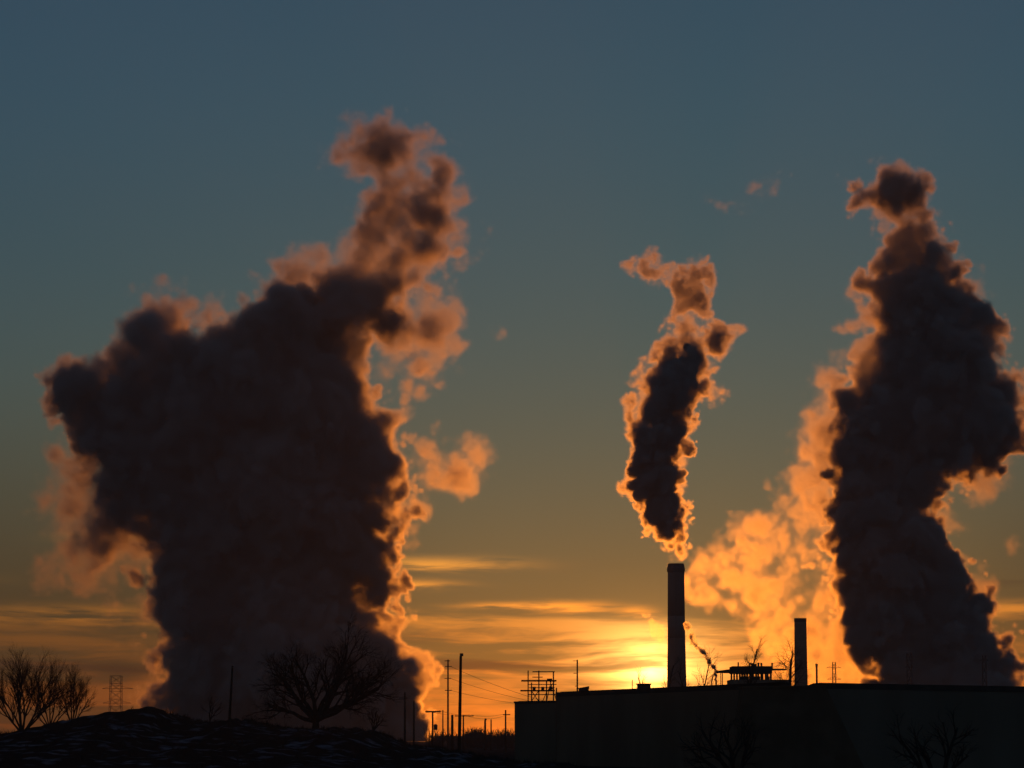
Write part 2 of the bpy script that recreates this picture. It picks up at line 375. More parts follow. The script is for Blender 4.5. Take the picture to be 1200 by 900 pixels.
# ------------------------------------------------------------------ smokestacks
def stack_main():
    D = 1200.0; s = D / F_PX; c = at(793.5, 862, D); top = at(793.5, 660.5, D).z
    o = empty('smokestack', (c.x, D, 0))
    z = lambda py: at(793.5, py, D).z
    r = lambda w: w * s / 2
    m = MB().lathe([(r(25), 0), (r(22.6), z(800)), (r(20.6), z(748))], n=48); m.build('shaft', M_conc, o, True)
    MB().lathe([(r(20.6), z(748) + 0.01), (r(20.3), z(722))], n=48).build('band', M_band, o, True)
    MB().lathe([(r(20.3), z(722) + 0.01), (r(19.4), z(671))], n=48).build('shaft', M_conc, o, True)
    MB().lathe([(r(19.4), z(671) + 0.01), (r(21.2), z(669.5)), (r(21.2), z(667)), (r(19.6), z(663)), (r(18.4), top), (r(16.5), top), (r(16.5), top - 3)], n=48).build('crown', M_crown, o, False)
    lad = MB()
    for dx in (-0.25, 0.25): lad.tube([(dx - 0.3, -r(24.6) - 0.25, 0.5), (dx - 0.3, -r(21.8) - 0.1, z(667))], 0.04, 4)
    for k in range(120):
        t = k / 120; yy = -r(24.6) - 0.25 + (r(24.6) + 0.15 - r(21.8)) * t; zz = 0.5 + (z(667) - 0.5) * t
        lad.tube([(-0.55, yy, zz), (-0.05, yy, zz)], 0.025, 3)
    lad.build('ladder', M_steel, o)['kind'] = 'stuff'
    return tag(o, 'tallest round smokestack with a tapered sooty crown, in front of the setting sun', 'chimney')
stack_main()
def stack_short():
    D = 800.0; s = D / F_PX; c = at(939.5, 862, D); z = lambda py: at(939.5, py, D).z
    o = empty('chimney', (c.x, D, 0))
    MB().lathe([(8.6 * s, 0), (7.7 * s, z(800)), (7.05 * s, z(729))], n=36).build('shaft', M_brick, o, True)
    MB().lathe([(7.05 * s, z(729) + 0.01), (7.25 * s, z(728.4)), (7.25 * s, z(724.5)), (6.0 * s, z(724.5)), (6.0 * s, z(731))], n=36).build('rim', M_crown, o)
    return tag(o, 'short plain brick chimney in front of the orange steam wing', 'chimney')
stack_short()
def pipe_stack(px, top, D, w, label, name='exhaust_pipe'):
    s = D / F_PX; c = at(px, 862, D); zt = at(px, top, D).z
    o = empty(name, (c.x, D, 0))
    MB().lathe([(w * s / 2 * 1.15, 0), (w * s / 2, zt)], n=14).build('tube', M_steel, o, True)
    MB().lathe([(w * s / 2 * 1.25, zt - 0.8), (w * s / 2 * 1.25, zt + 0.05), (w * s / 2 * 0.8, zt + 0.05)], n=14).build('collar', M_steel, o)
    return tag(o, label, 'pipe')
pipe_stack(958, 778, 800.0, 2.3, 'thin steel exhaust pipe close beside the short brick chimney')
pipe_stack(839.7, 797, 430.0, 1.6, 'slender exhaust pipe giving off the thin curl of dark smoke')

# ------------------------------------------------------------------ poles, pylons and wires
def pole(px, top, D, w, label, lean=0.0, arms=(), extra=None, base_z=0.0, steel=False, cat='utility pole', name='utility_pole', grp='utility poles'):
    s = D / F_PX; b = at(px, 862, D); b.z = base_z; t = at(px + lean, top, D)
    o = empty(name, b)
    r = w * s / 2; m_ = M_steel if steel else M_wood
    mb = MB().tube([(0, 0, -0.4), (t.x - b.x, 0, t.z - b.z)], [r * 1.25, r * 0.85], 10); mb.build('post', m_, o, True)
    for (py, x0, x1, th) in arms:
        z = at(px, py, D).z - b.z; k = z / (t.z - b.z); cx = (t.x - b.x) * k
        MB().box(cx + x0 * s, cx + x1 * s, -r - 0.12, -r, z - th * s / 2, z + th * s / 2).build('crossarm', m_, o)
    if extra == 'transformer':
        z = at(px, 852, D).z - b.z
        MB().lathe([(0.28, z - 0.5), (0.32, z - 0.46), (0.32, z + 0.34), (0.26, z + 0.42), (0.1, z + 0.5)], r + 0.34, -0.05, 16).build('transformer', M_steel, o)
    if extra == 'cap':
        MB().box(-0.12 + t.x - b.x, 0.3 + t.x - b.x, -0.1, 0.1, t.z - b.z, t.z - b.z + 0.35).build('bracket', M_steel, o)
    return tag(o, label, cat, grp)
pole(268, 780, 272, 2.6, 'plain leaning pole on the snowy hill, beside the small bare shrub', lean=4.5, base_z=3.6)
pole(474.5, 811, 420, 2.4, 'plain pole against the dark foot of the largest steam cloud')
pole(485, 821, 440, 2.2, 'short pole at the glowing lower edge of the largest steam cloud')
pole(507, 833, 500, 2.2, 'short T-shaped pole with a transformer hung on it', arms=((834, -8.5, 9.5, 1.8),), extra='transformer')
pole(519, 832, 560, 1.5, 'thin bare post just beside the slender tall pole with many crossarms')
pole(525, 773, 600, 2.0, 'slender tall pole with several short crossarms', arms=((774.5, -4, 2.5, 0.9), (781, -3.5, 4.5, 0.8), (795, -4, 3.5, 0.8), (809, -3.5, 4.5, 0.9)), steel=True)
pole(530, 837.5, 480, 3.2, 'stubby thick post between the two tall poles')
pole(538, 769, 350, 3.6, 'tallest and thickest plain pole, standing nearest on the snowy ground', lean=2.0, extra='cap')
pole(543, 838, 520, 1.8, 'short pole with one long crossarm right behind the thickest pole', arms=((839, -10, 12, 1.2),))
pole(568.5, 844, 600, 2.6, 'thicker of two short posts in the far scrub', extra='cap')
pole(575.5, 843, 600, 1.7, 'thinner of two short posts in the far scrub')
pole(592.5, 832, 520, 2.0, 'pole with a short crossarm close to the end of the brown warehouse', arms=((837.5, -3, 5.5, 1.0),))
pole(676.5, 773, 420, 2.0, 'dark pole with little side brackets rising behind the brown warehouse roof', arms=((774.5, -5, 0, 0.7), (789, -4.5, 0, 0.7), (804, -3, 0, 0.7)))

def sag(p, q, drop, n=18):
    return [p.lerp(q, i / n) - Vector((0, 0, drop * 4 * (i / n) * (1 - i / n))) for i in range(n + 1)]
def wire(p, q, drop, label, r=0.035):
    o = MB().tube(sag(p, q, drop), r, 4).build('power_line', M_wire); return tag(o, label, 'wire', 'overhead wires')
for (y0, x1, y1, k, D1) in ((809, 650, 829, 'lowest-slung', 560), (795, 650, 827, 'middle', 560), (781, 650, 825, 'highest', 560)):
    wire(at(528, y0, 599.8), at(x1, y1, D1), 0.5, f'{k} of the wires running from the slender tall pole to behind the warehouse')
for (dx, k) in ((-7.5, 'outer'), (7.5, 'inner')):
    wire(at(507 + dx, 832.5, 499.5), at(543 + dx, 837.6, 519.5), 0.25, f'{k} wire strung between the transformer pole and the pole behind the thickest pole', 0.03)
wire(at(552, 837.6, 519.5), at(590, 836.8, 519.5), 0.35, 'wire strung from the long crossarm to the pole near the brown warehouse', 0.03)
wire(at(543, 837.6, 519.5), at(597, 836.8, 519.5), 0.8, 'slacker wire strung from the long crossarm to the pole near the brown warehouse', 0.03)

def pylon(px, top, D, half, arms, label, base_half=None, peaks=True, t=0.09):
    s = D / F_PX; b = at(px, 862, D); b.z = 0; H = at(px, top, D).z; hw = half * s; bw = (base_half or half) * s
    o = empty('lattice_pylon', b)
    n = 9
    for sx in (-1, 1):
        for sy in (-1, 1):
            MB().tube([(sx * bw, sy * bw, 0), (sx * hw, sy * hw, H)], t, 4).build('leg', M_steel, o)
    br = MB()
    for i in range(n):
        z0, z1 = H * i / n, H * (i + 1) / n; w0, w1 = bw + (hw - bw) * i / n, bw + (hw - bw) * (i + 1) / n
        for sy in (-1, 1):
            br.tube([(-w0, sy * w0, z0), (w1, sy * w1, z1)], t * 0.5, 3); br.tube([(w0, sy * w0, z0), (-w1, sy * w1, z1)], t * 0.5, 3)
            br.tube([(-w1, sy * w1, z1), (w1, sy * w1, z1)], t * 0.5, 3)
        for sx in (-1, 1):
            br.tube([(sx * w0, -w0, z0), (sx * w1, w1, z1)], t * 0.5, 3)
    br.build('bracing', M_steel, o)['kind'] = 'stuff'
    for (py, x0, x1) in arms:
        z = at(px, py, D).z; a = MB()
        a.tube([(x0 * s, 0, z), (x1 * s, 0, z)], t * 0.9, 4); a.tube([(x0 * s, 0, z), (0, -hw, z + 1.1), (x1 * s, 0, z)], t * 0.55, 3)
        a.build('crossarm', M_steel, o)['kind'] = 'stuff'
    return tag(o, label, 'pylon', 'lattice pylons')
pylon(135, 792, 900.0, 6.2, ((807, -16, 20), (824, -15, 18)), 'wide lattice pylon rising behind the hill beside the bare trees', 7.5, t=0.085)
pylon(978.5, 776, 1100.0, 1.8, ((782.5, -9, 8), (796, -8, 8)), 'slim lattice pylon in the orange glow between the short chimney and the dark steam', 2.4, t=0.13)
pylon(1067, 765, 950.0, 2.6, ((770, -4, 4), (782, -5, 5)), 'dim double-legged lattice pylon before the dark steam column', 3.0, t=0.15)
pylon(1155, 768, 1000.0, 2.0, ((774, -5, 5),), 'faint slim lattice pylon at the far edge of the dark steam column', 2.6, t=0.15)

# ------------------------------------------------------------------ buildings
def warehouse(name, outline, h, m_wall, label, grp=None, coping=0.45):
    """outline counter-clockwise seen from above; wall, roof sheet and an overhanging coping."""
    b = Vector((outline[0][0], outline[0][1], 0)); o = empty(name, b)
    pts = [(x - b.x, y - b.y) for x, y in outline]
    MB().prism(pts, -0.3, h - coping).build('wall', m_wall, o)
    cx = sum(p[0] for p in pts) / len(pts); cyy = sum(p[1] for p in pts) / len(pts)
    grow_ = lambda d: [(x + (1 if x > cx else -1) * d, y + (1 if y > cyy else -1) * d) for x, y in pts]
    MB().prism(grow_(0.09), h - coping + 0.003, h).build('coping', M_coping, o)
    MB().prism(grow_(-0.4), h + 0.002, h + 0.05).build('roof', M_roof, o)
    return tag(o, label, 'warehouse', grp), o, b
A = at(652, 812, 300); Cn = at(925, 800.5, 244)
HT = 7.41
xA, yA = A.x, 300.0; xC, yC = Cn.x, 244.0
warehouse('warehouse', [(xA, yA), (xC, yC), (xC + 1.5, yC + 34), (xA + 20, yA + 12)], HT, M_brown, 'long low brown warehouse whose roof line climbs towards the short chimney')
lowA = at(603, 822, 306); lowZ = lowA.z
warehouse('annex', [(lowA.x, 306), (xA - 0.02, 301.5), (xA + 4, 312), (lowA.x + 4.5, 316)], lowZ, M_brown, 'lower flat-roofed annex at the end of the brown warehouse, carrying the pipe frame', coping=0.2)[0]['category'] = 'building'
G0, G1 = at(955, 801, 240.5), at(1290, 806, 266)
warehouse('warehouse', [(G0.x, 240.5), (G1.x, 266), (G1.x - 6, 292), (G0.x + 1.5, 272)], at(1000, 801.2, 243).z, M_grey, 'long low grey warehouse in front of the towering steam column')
def shed():
    D = 233.0; p = [at(872, 809, D), at(969, 805, D), at(1016, 908, D), at(858, 908, D)]
    o = empty('shed', (p[0].x, D, 0)); x0 = p[0].x
    xs = [q.x - x0 for q in p]; zt = p[1].z; dep = 5.5
    v = [(xs[3], 0, 0), (xs[2], 0, 0), (xs[1], 0.6, zt), (xs[0], 0.6, zt - 0.1), (xs[3], dep, 0), (xs[2], dep, 0), (xs[1], dep - 0.6, zt), (xs[0], dep - 0.6, zt - 0.1)]
    MB().add(v, [(0, 1, 2, 3), (5, 4, 7, 6), (1, 5, 6, 2), (4, 0, 3, 7), (4, 5, 1, 0)]).build('wall', M_shed, o)
    MB().add([(xs[0] - .1, .5, zt - .1), (xs[1] + .1, .5, zt), (xs[1] + .1, dep - .5, zt), (xs[0] - .1, dep - .5, zt - .1),
              (xs[0] - .1, .5, zt + .05), (xs[1] + .1, .5, zt + .15), (xs[1] + .1, dep - .5, zt + .15), (xs[0] - .1, dep - .5, zt + .05)],
             [(3, 2, 1, 0), (4, 5, 6, 7), (0, 1, 5, 4), (1, 2, 6, 5), (2, 3, 7, 6), (3, 0, 4, 7)]).build('roof', M_shed, o)
    tag(o, 'dark shed with a slanting end wall where the two warehouses meet', 'shed')
shed()
# box and pipe on the long roof
c = at(754.5, 808, 279); o = empty('roof_vent', (c.x, 279, HT))
MB().box(-0.62, 0.62, -0.6, 0.6, 0, 0.42).build('housing', M_steel, o); MB().box(-0.7, 0.7, -0.68, 0.68, 0.423, 0.52).build('lid', M_steel, o)
tag(o, 'small square vent box on the roof edge left of the tallest smokestack', 'vent')
c = at(741, 808, 281); o = empty('vent_pipe', (c.x, 281, HT))
MB().tube([(0, 0, 0), (0, 0, 0.95)], 0.04, 8).build('tube', M_steel, o); MB().lathe([(0.09, 0), (0.06, 0.08)], n=10).build('flange', M_steel, o)
tag(o, 'thin vent pipe standing on the roof near the small vent box', 'pipe')
c = at(684, 811, 292); o = empty('roof_hatch', (c.x, 292, HT))
MB().box(-0.5, 0.5, -0.4, 0.4, 0, 0.22).build('curb', M_steel, o); MB().add([(-.55, -.45, .223), (.55, -.45, .223), (.55, .45, .223), (-.55, .45, .223), (-.55, -.45, .3), (.55, -.45, .5), (.55, .45, .5), (-.55, .45, .3)],
   [(3, 2, 1, 0), (4, 5, 6, 7), (0, 1, 5, 4), (1, 2, 6, 5), (2, 3, 7, 6), (3, 0, 4, 7)]).build('lid', M_steel, o)
tag(o, 'low tilted roof hatch at the foot of the bracketed pole', 'hatch')

def pipe_frame():
    D = 308.0; s = D / F_PX; b = at(634, 822, D); b.z = lowZ + 0.05
    o = empty('scaffold_frame', b)
    X = lambda px: (px - 634) * s
    Z = lambda py: at(634, py, D).z - b.z
    for px, top in ((619, 786), (631.5, 786), (648.5, 787), (623, 800), (640.5, 797), (652, 806)):
        for dy in (-0.9, 0.9):
            MB().tube([(X(px), dy, 0), (X(px), dy, Z(top))], 0.06, 6).build('post', M_steel, o)
    for py, x0, x1, r in ((787.2, 624, 650, 0.035), (793.5, 624, 636, 0.03), (802, 619, 652, 0.03), (814, 619, 652, 0.04), (806, 620, 650, 0.03)):
        for dy in (-0.95, 0.95): MB().tube([(X(x0), dy, Z(py)), (X(x1), dy, Z(py))], r, 5).build('rail', M_steel, o)
    for py, x0, x1 in ((797.8, 611, 652), (809.4, 610, 650)):
        MB().box(X(x0), X(x1), -1.0, 1.0, Z(py) - 0.07, Z(py) + 0.07).build('platform', M_wood, o)
    for a, c_, p, q in ((640.5, 646, 822, 797), (652, 644, 822, 797), (623, 631, 822, 810), (631, 623, 822, 810), (636, 640, 822, 812), (642, 650, 809, 798)):
        MB().tube([(X(a), -0.97, Z(p) + (0 if p < 820 else 0.02)), (X(c_), -0.97, Z(q))], 0.045, 5).build('brace', M_steel, o)
    for px in (626, 636, 645):
        MB().box(X(px) - 0.16, X(px) + 0.16, -0.4, 0.4, Z(809.4) + 0.073, Z(809.4) + 0.40).build('bracket', M_steel, o)
    MB().box(X(641), X(647), -0.6, 0.6, Z(797.8) + 0.073, Z(797.8) + 0.22).build('bracket', M_steel, o)
    tag(o, 'open pipe frame with two platforms standing on the low annex roof', 'frame')
pipe_frame()

def roof_house():
    D = 420.0; s = D / F_PX; b = at(880, 862, D); b.z = 0; o = empty('rooftop_house', b)
    X = lambda px: (px - 880) * s
    Z = lambda py: at(880, py, D).z
    MB().box(X(855), X(922), -4, 4, 0, Z(797)).build('wall', M_brick, o)
    MB().box(X(862), X(898), -2.2, 2.2, Z(797) + 0.002, Z(789.5)).build('penthouse', M_brick, o) if False else None
    for px in (859.5, 866, 872, 878, 885, 891, 896, 902):
        for dy in (-2.6, 2.6): MB().box(X(px) - 0.13, X(px) + 0.13, dy - 0.13, dy + 0.13, Z(797) + 0.002, Z(789.6)).build('column', M_steel, o)
    for x0, x1 in ((866, 877), (880, 890), (897, 901)):
        MB().box(X(x0), X(x1), -2.2, -1.0, Z(797) + 0.003, Z(793)).build('equipment', M_steel, o)
    r = MB().box(X(857.5), X(903.5), -3, 3, Z(789.6) + 0.002, Z(781.2)).build('roof', M_coping, o)
    MB().add([(X(841), -2, Z(788.6)), (X(857.4), -2, Z(788.8)), (X(857.4), 2, Z(788.8)), (X(841), 2, Z(788.6)), (X(841), -2, Z(786.4)), (X(857.4), -2, Z(784.2)), (X(857.4), 2, Z(784.2)), (X(841), 2, Z(786.4))],
             [(3, 2, 1, 0), (4, 5, 6, 7), (0, 1, 5, 4), (1, 2, 6, 5), (2, 3, 7, 6), (3, 0, 4, 7)]).build('canopy', M_coping, o)
    for px, py in ((846.5, 788.6),):
        for dy in (-1.6, 1.6): MB().tube([(X(px), dy, 0), (X(px), dy, Z(py))], 0.07, 6).build('column', M_steel, o)
    MB().box(X(903.6), X(921), -1.5, 1.5, Z(785.5), Z(783.8)).build('gangway', M_steel, o)
    for px, top, w in ((866, 776, 0.10), (879.5, 776.5, 0.12), (882, 777, 0.16), (886, 778, 0.2), (889.5, 776.5, 0.14), (893, 776.8, 0.14), (905.5, 776.5, 0.12)):
        MB().tube([(X(px), 0, Z(781.2) + 0.002 if px < 903 else Z(783.8)), (X(px), 0, Z(top))], w, 8).build('vent', M_steel, o)
    tag(o, 'flat-roofed rooftop house on columns with a side canopy and small vents', 'building')
roof_house()

# ------------------------------------------------------------------ plumes
def smoke_material(name, forward, even, aniso):
    """Droplets and soot: a forward lobe that lights up against the sun, an even lobe, the rest absorbed."""
    m = bpy.data.materials.new(name); m.use_nodes = True
    t = m.node_tree; t.nodes.clear()
    out = t.nodes.new('ShaderNodeOutputMaterial')
    at_ = t.nodes.new('ShaderNodeAttribute'); at_.attribute_name = 'density'
    last = None
    soak = tuple(f + e for f, e in zip(forward, even))
    for kind, col, g in (('ShaderNodeVolumeScatter', forward, aniso), ('ShaderNodeVolumeScatter', even, 0.0), ('ShaderNodeVolumeAbsorption', soak, None)):
        n = t.nodes.new(kind); n.inputs['Color'].default_value = (*col, 1)
        if g is not None: n.inputs['Anisotropy'].default_value = g
        t.links.new(at_.outputs['Fac'], n.inputs['Density'])
        if last is None: last = n.outputs[0]
        else:
            ad = t.nodes.new('ShaderNodeAddShader'); t.links.new(last, ad.inputs[0]); t.links.new(n.outputs[0], ad.inputs[1]); last = ad.outputs[0]
    t.links.new(last, out.inputs['Volume'])
    return m
def puffs(blobs, rng, n1, n2, shrink=0.92):
    """Cauliflower: every blob grows smaller ones on its skin, and those smaller ones again."""
    out = []
    for (c, r) in blobs:
        out.append((c, r * shrink))
        for _ in range(n1):
            d = rng.standard_normal(3); d /= np.linalg.norm(d)
            r1 = r * rng.uniform(0.22, 0.42); c1 = c + d * (r * shrink - r1 * 0.35) 
            out.append((c1, r1))
            for _ in range(n2):
                d2 = rng.standard_normal(3); d2 /= np.linalg.norm(d2)
                if d2 @ d < -0.2: d2 = -d2
                r2 = r1 * rng.uniform(0.25, 0.5)
                out.append((c1 + d2 * (r1 - r2 * 0.3), r2))
    return out
def stamp(field, blobs, lo, h, warp, squash=1.0):
    """Largest (radius - distance) over all blobs, in metres, at warped positions."""
    sh = field.shape; pad = warp[3]
    for c, r in blobs:
        i0 = np.maximum(((c - r - pad - lo) / h).astype(int), 0)
        i1 = np.minimum(((c + r + pad - lo) / h).astype(int) + 2, sh)
        if np.any(i1 <= i0): continue
        s = tuple(slice(a, b) for a, b in zip(i0, i1))
        g = [((np.arange(a, b) * h + lo[k]) - c[k]).astype(np.float32) for k, (a, b) in enumerate(zip(i0, i1))]
        d2 = (g[0][:, None, None] + warp[0][s]) ** 2 + ((g[1][None, :, None] + warp[1][s]) * squash) ** 2 + (g[2][None, None, :] + warp[2][s]) ** 2
        np.maximum(field[s], r - np.sqrt(d2), out=field[s])

_groups = {}
def volume_group(name, shape, lo, hi, mat, iso=None):
    """Node group that turns the mesh's per-point smoke values into a volume (or its skin, given iso)."""
    ng = bpy.data.node_groups.new(name, 'GeometryNodeTree')
    ng.interface.new_socket('Geometry', in_out='INPUT', socket_type='NodeSocketGeometry')
    ng.interface.new_socket('Geometry', in_out='OUTPUT', socket_type='NodeSocketGeometry')
    n, l = ng.nodes, ng.links
    gi, go = n.new('NodeGroupInput'), n.new('NodeGroupOutput')
    pos = n.new('GeometryNodeInputPosition'); sep = n.new('ShaderNodeSeparateXYZ'); l.new(pos.outputs[0], sep.inputs[0])
    def mth(op, a, b):
        m = n.new('ShaderNodeMath'); m.operation = op
        for k, v in enumerate((a, b)):
            if isinstance(v, (int, float)): m.inputs[k].default_value = v
            elif v is not None: l.new(v, m.inputs[k])
        return m.outputs[0]
    idx = None; stride = 1
    for k in (2, 1, 0):
        i = mth('ROUND', mth('MULTIPLY', mth('SUBTRACT', sep.outputs[k], float(lo[k])), (shape[k] - 1) / float(hi[k] - lo[k])), None)
        i = mth('MULTIPLY', i, float(stride)); idx = i if idx is None else mth('ADD', idx, i); stride *= shape[k]
    at_ = n.new('GeometryNodeInputNamedAttribute'); at_.data_type = 'FLOAT'; at_.inputs[0].default_value = 'smoke'
    si = n.new('GeometryNodeSampleIndex'); si.data_type = 'FLOAT'; si.domain = 'POINT'
    l.new(gi.outputs[0], si.inputs['Geometry']); l.new(at_.outputs['Attribute'], si.inputs['Value']); l.new(idx, si.inputs['Index'])
    vc = n.new('GeometryNodeVolumeCube')
    l.new(si.outputs[0], vc.inputs['Density']); vc.inputs['Background'].default_value = 0.0
    vc.inputs['Min'].default_value = [float(v) for v in lo]; vc.inputs['Max'].default_value = [float(v) for v in hi]
    for k, a in enumerate('XYZ'): vc.inputs['Resolution ' + a].default_value = int(shape[k])
    last = vc.outputs[0]
    if iso is not None:
        vm_ = n.new('GeometryNodeVolumeToMesh'); l.new(last, vm_.inputs[0]); vm_.inputs['Threshold'].default_value = iso
        last = vm_.outputs[0]
    sm = n.new('GeometryNodeSetMaterial'); sm.inputs['Material'].default_value = mat
    l.new(last, sm.inputs[0]); l.new(sm.outputs[0], go.inputs[0])
    return ng

def plume(name, dist, vox, dense, thin, seed, mat, sig_d, sig_t, core=None, edge=(9.0, 22.0), rough=(10.0, 10.0), n1=16, n2=5, step=26.0, warp_px=7.0, deep=0.4, grow=1.0, mids=()):
    s = dist / F_PX                                   # metres per frame pixel there
    rng = np.random.default_rng(seed)
    def conv(bl):
        out = []
        for b in bl:
            x, y, r = b[:3]
            d = b[3] if len(b) > 3 else rng.uniform(-deep, deep) * r
            p = at(x, y, dist); out.append((np.array([p.x, p.y + d * s, p.z]), r * s))
        return out
    def fill(bl):
        out = []
        for i, a in enumerate(bl):
            for b in bl[i + 1:]:
                d = math.dist(a[:2], b[:2])
                if 0.45 * (a[2] + b[2]) < d < 0.85 * (a[2] + b[2]):
                    out.append(((a[0] + b[0]) / 2, (a[1] + b[1]) / 2, 0.92 * min(a[2], b[2])))
        return out
    dense = [(x, y, r * grow) for x, y, r in dense]
    D, T, FB, Md = conv(dense), conv(thin), conv(fill(dense)), conv([b[:3] for b in mids])
    allb = D + T + Md
    pad = 1.3 * warp_px + rough[1]
    lo = np.min([c - r * 1.35 - pad * s for c, r in allb], 0); hi = np.max([c + r * 1.35 + pad * s for c, r in allb], 0)
    lo[2] = max(lo[2], 0.2)
    h = vox * s
    shape = tuple(int(v) for v in np.ceil((hi - lo) / h) + 1); hi = lo + (np.array(shape) - 1) * h
    rng = np.random.default_rng(seed + 100)
    w = [fbm3(shape, 3.2 * step / vox, rng, 3) * (warp_px * s) for _ in range(3)]
    w.append(warp_px * s * 2.2)
    nA = billow3(shape, step / vox, rng, 5, 0.72); nB = fbm3(shape, 1.8 * step / vox, rng, 5, 0.62)
    den = np.zeros(shape, np.float32)
    if D:
        f = np.full(shape, -400.0 * s, np.float32); stamp(f, puffs(D, rng, n1, n2) + [(c, r * 0.95) for c, r in FB], lo, h, w)
        up = sstep(np.linspace(0, 1, shape[2], dtype=np.float32), 0.25, 0.80)[None, None, :]     # steam is thick and crisp low down, worn thin higher up
        f = f / s + rough[0] * (1 - 0.3 * up) * (nA - 0.3 + 0.4 * nB)
        fd = f
        soft = np.exp(0.65 * noise3(shape, 4.5 * step / vox, rng)); soft = np.clip(soft, 0.35, 1.5) * edge[0]
        soft = soft * (0.55 + 1.2 * up)
        t_ = np.clip(f / soft, 0, 1)
        den = sig_d * (2.0 - 0.8 * up) * t_ * t_ * (3 - 2 * t_) * np.clip(0.08 + f / (2.4 * soft), 0.08, 1.0)
        den *= np.exp(np.clip(0.5 * nB, -1.2, 0.7))
    for sg in sorted({b[3] for b in mids}):           # half-dense brown smoke, each patch with its own thickness
        f = np.full(shape, -400.0 * s, np.float32); stamp(f, puffs([q for q, b in zip(Md, mids) if b[3] == sg], rng, max(4, n1 // 2), n2, 0.92), lo, h, w, 1.3)
        f = f / s + rough[1] * nB + 0.4 * rough[1] * nA
        den = np.maximum(den, sg * sstep(f, 0.0, 40.0) * np.exp(np.clip(0.6 * nA + 0.3 * nB, -1.8, 1.0)))
    if T:
        f = np.full(shape, -400.0 * s, np.float32); stamp(f, puffs(T, rng, max(4, n1 // 2), min(n2, 1), 0.97), lo, h, w, 1.7)
        f = f / s + 0.85 * rough[1] * nB + 0.5 * rough[1] * nA
        den = np.maximum(den, sig_t * sstep(f, 0.0, edge[1]) * np.exp(np.clip(1.35 * nA + 1.1 * nB, -4.0, 1.7)) * 0.8)
    den[den < 0.0006] = 0.0
    for ax in range(3):                              # nothing touches the walls of the box
        e = [slice(None)] * 3; e[ax] = 0; den[tuple(e)] = 0; e[ax] = -1; den[tuple(e)] = 0
    def grid_object(nm, values, shp, hi_, material, iso=None):
        me = bpy.data.meshes.new(nm); me.vertices.add(values.size)
        a = me.attributes.new('smoke', 'FLOAT', 'POINT'); a.data.foreach_set('value', np.ascontiguousarray(values, np.float32).ravel())
        me.materials.append(material)
        o = bpy.data.objects.new(nm, me); scene.collection.objects.link(o)
        md = o.modifiers.new('smoke', 'NODES'); md.node_group = volume_group(nm, shp, lo, hi_, material, iso)
        return o
    if core is None:
        return grid_object(name, den, shape, hi, mat)
    # the opaque heart of the plume as one closed skin, deep inside the vapour
    q = [n // 2 * 2 for n in shape]
    c = np.clip(fd[:q[0], :q[1], :q[2]], 0, 60).reshape(q[0] // 2, 2, q[1] // 2, 2, q[2] // 2, 2).mean((1, 3, 5))
    for ax in range(3):
        e = [slice(None)] * 3; e[ax] = 0; c[tuple(e)] = 0; e[ax] = -1; c[tuple(e)] = 0
    t = grid_object('skin', c, c.shape, lo + (np.array(c.shape) - 1) * 2 * h, core_mat, core)
    skin = bpy.data.meshes.new_from_object(t.evaluated_get(bpy.context.evaluated_depsgraph_get()))
    tm = t.data; bpy.data.objects.remove(t); bpy.data.meshes.remove(tm)
    skin.name = name
    keep_large_islands(skin)
    skin.materials.clear(); skin.materials.append(core_mat)
    skin.polygons.foreach_set('use_smooth', np.ones(len(skin.polygons), bool))
    o = bpy.data.objects.new(name, skin); scene.collection.objects.link(o)
    v = grid_object('vapor', den, shape, hi, mat); v.parent = o; v['kind'] = 'stuff'
    return o

def keep_large_islands(me):
    n = len(me.vertices)
    if n == 0: return
    ed = np.empty(len(me.edges) * 2, np.int32); me.edges.foreach_get('vertices', ed); ed = ed.reshape(-1, 2)
    lab = np.arange(n)
    while True:
        m = np.minimum(lab[ed[:, 0]], lab[ed[:, 1]]); new = lab.copy()
        np.minimum.at(new, ed[:, 0], m); np.minimum.at(new, ed[:, 1], m); new = new[new]
        if np.array_equal(new, lab): break
        lab = new
    ids, cnt = np.unique(lab, return_counts=True)
    big = ids[cnt == cnt.max()][0]
    bm = bmesh.new(); bm.from_mesh(me); bm.verts.ensure_lookup_table()
    bmesh.ops.delete(bm, geom=[bm.verts[i] for i in np.nonzero(lab != big)[0]], context='VERTS')
    bm.to_mesh(me); bm.free()

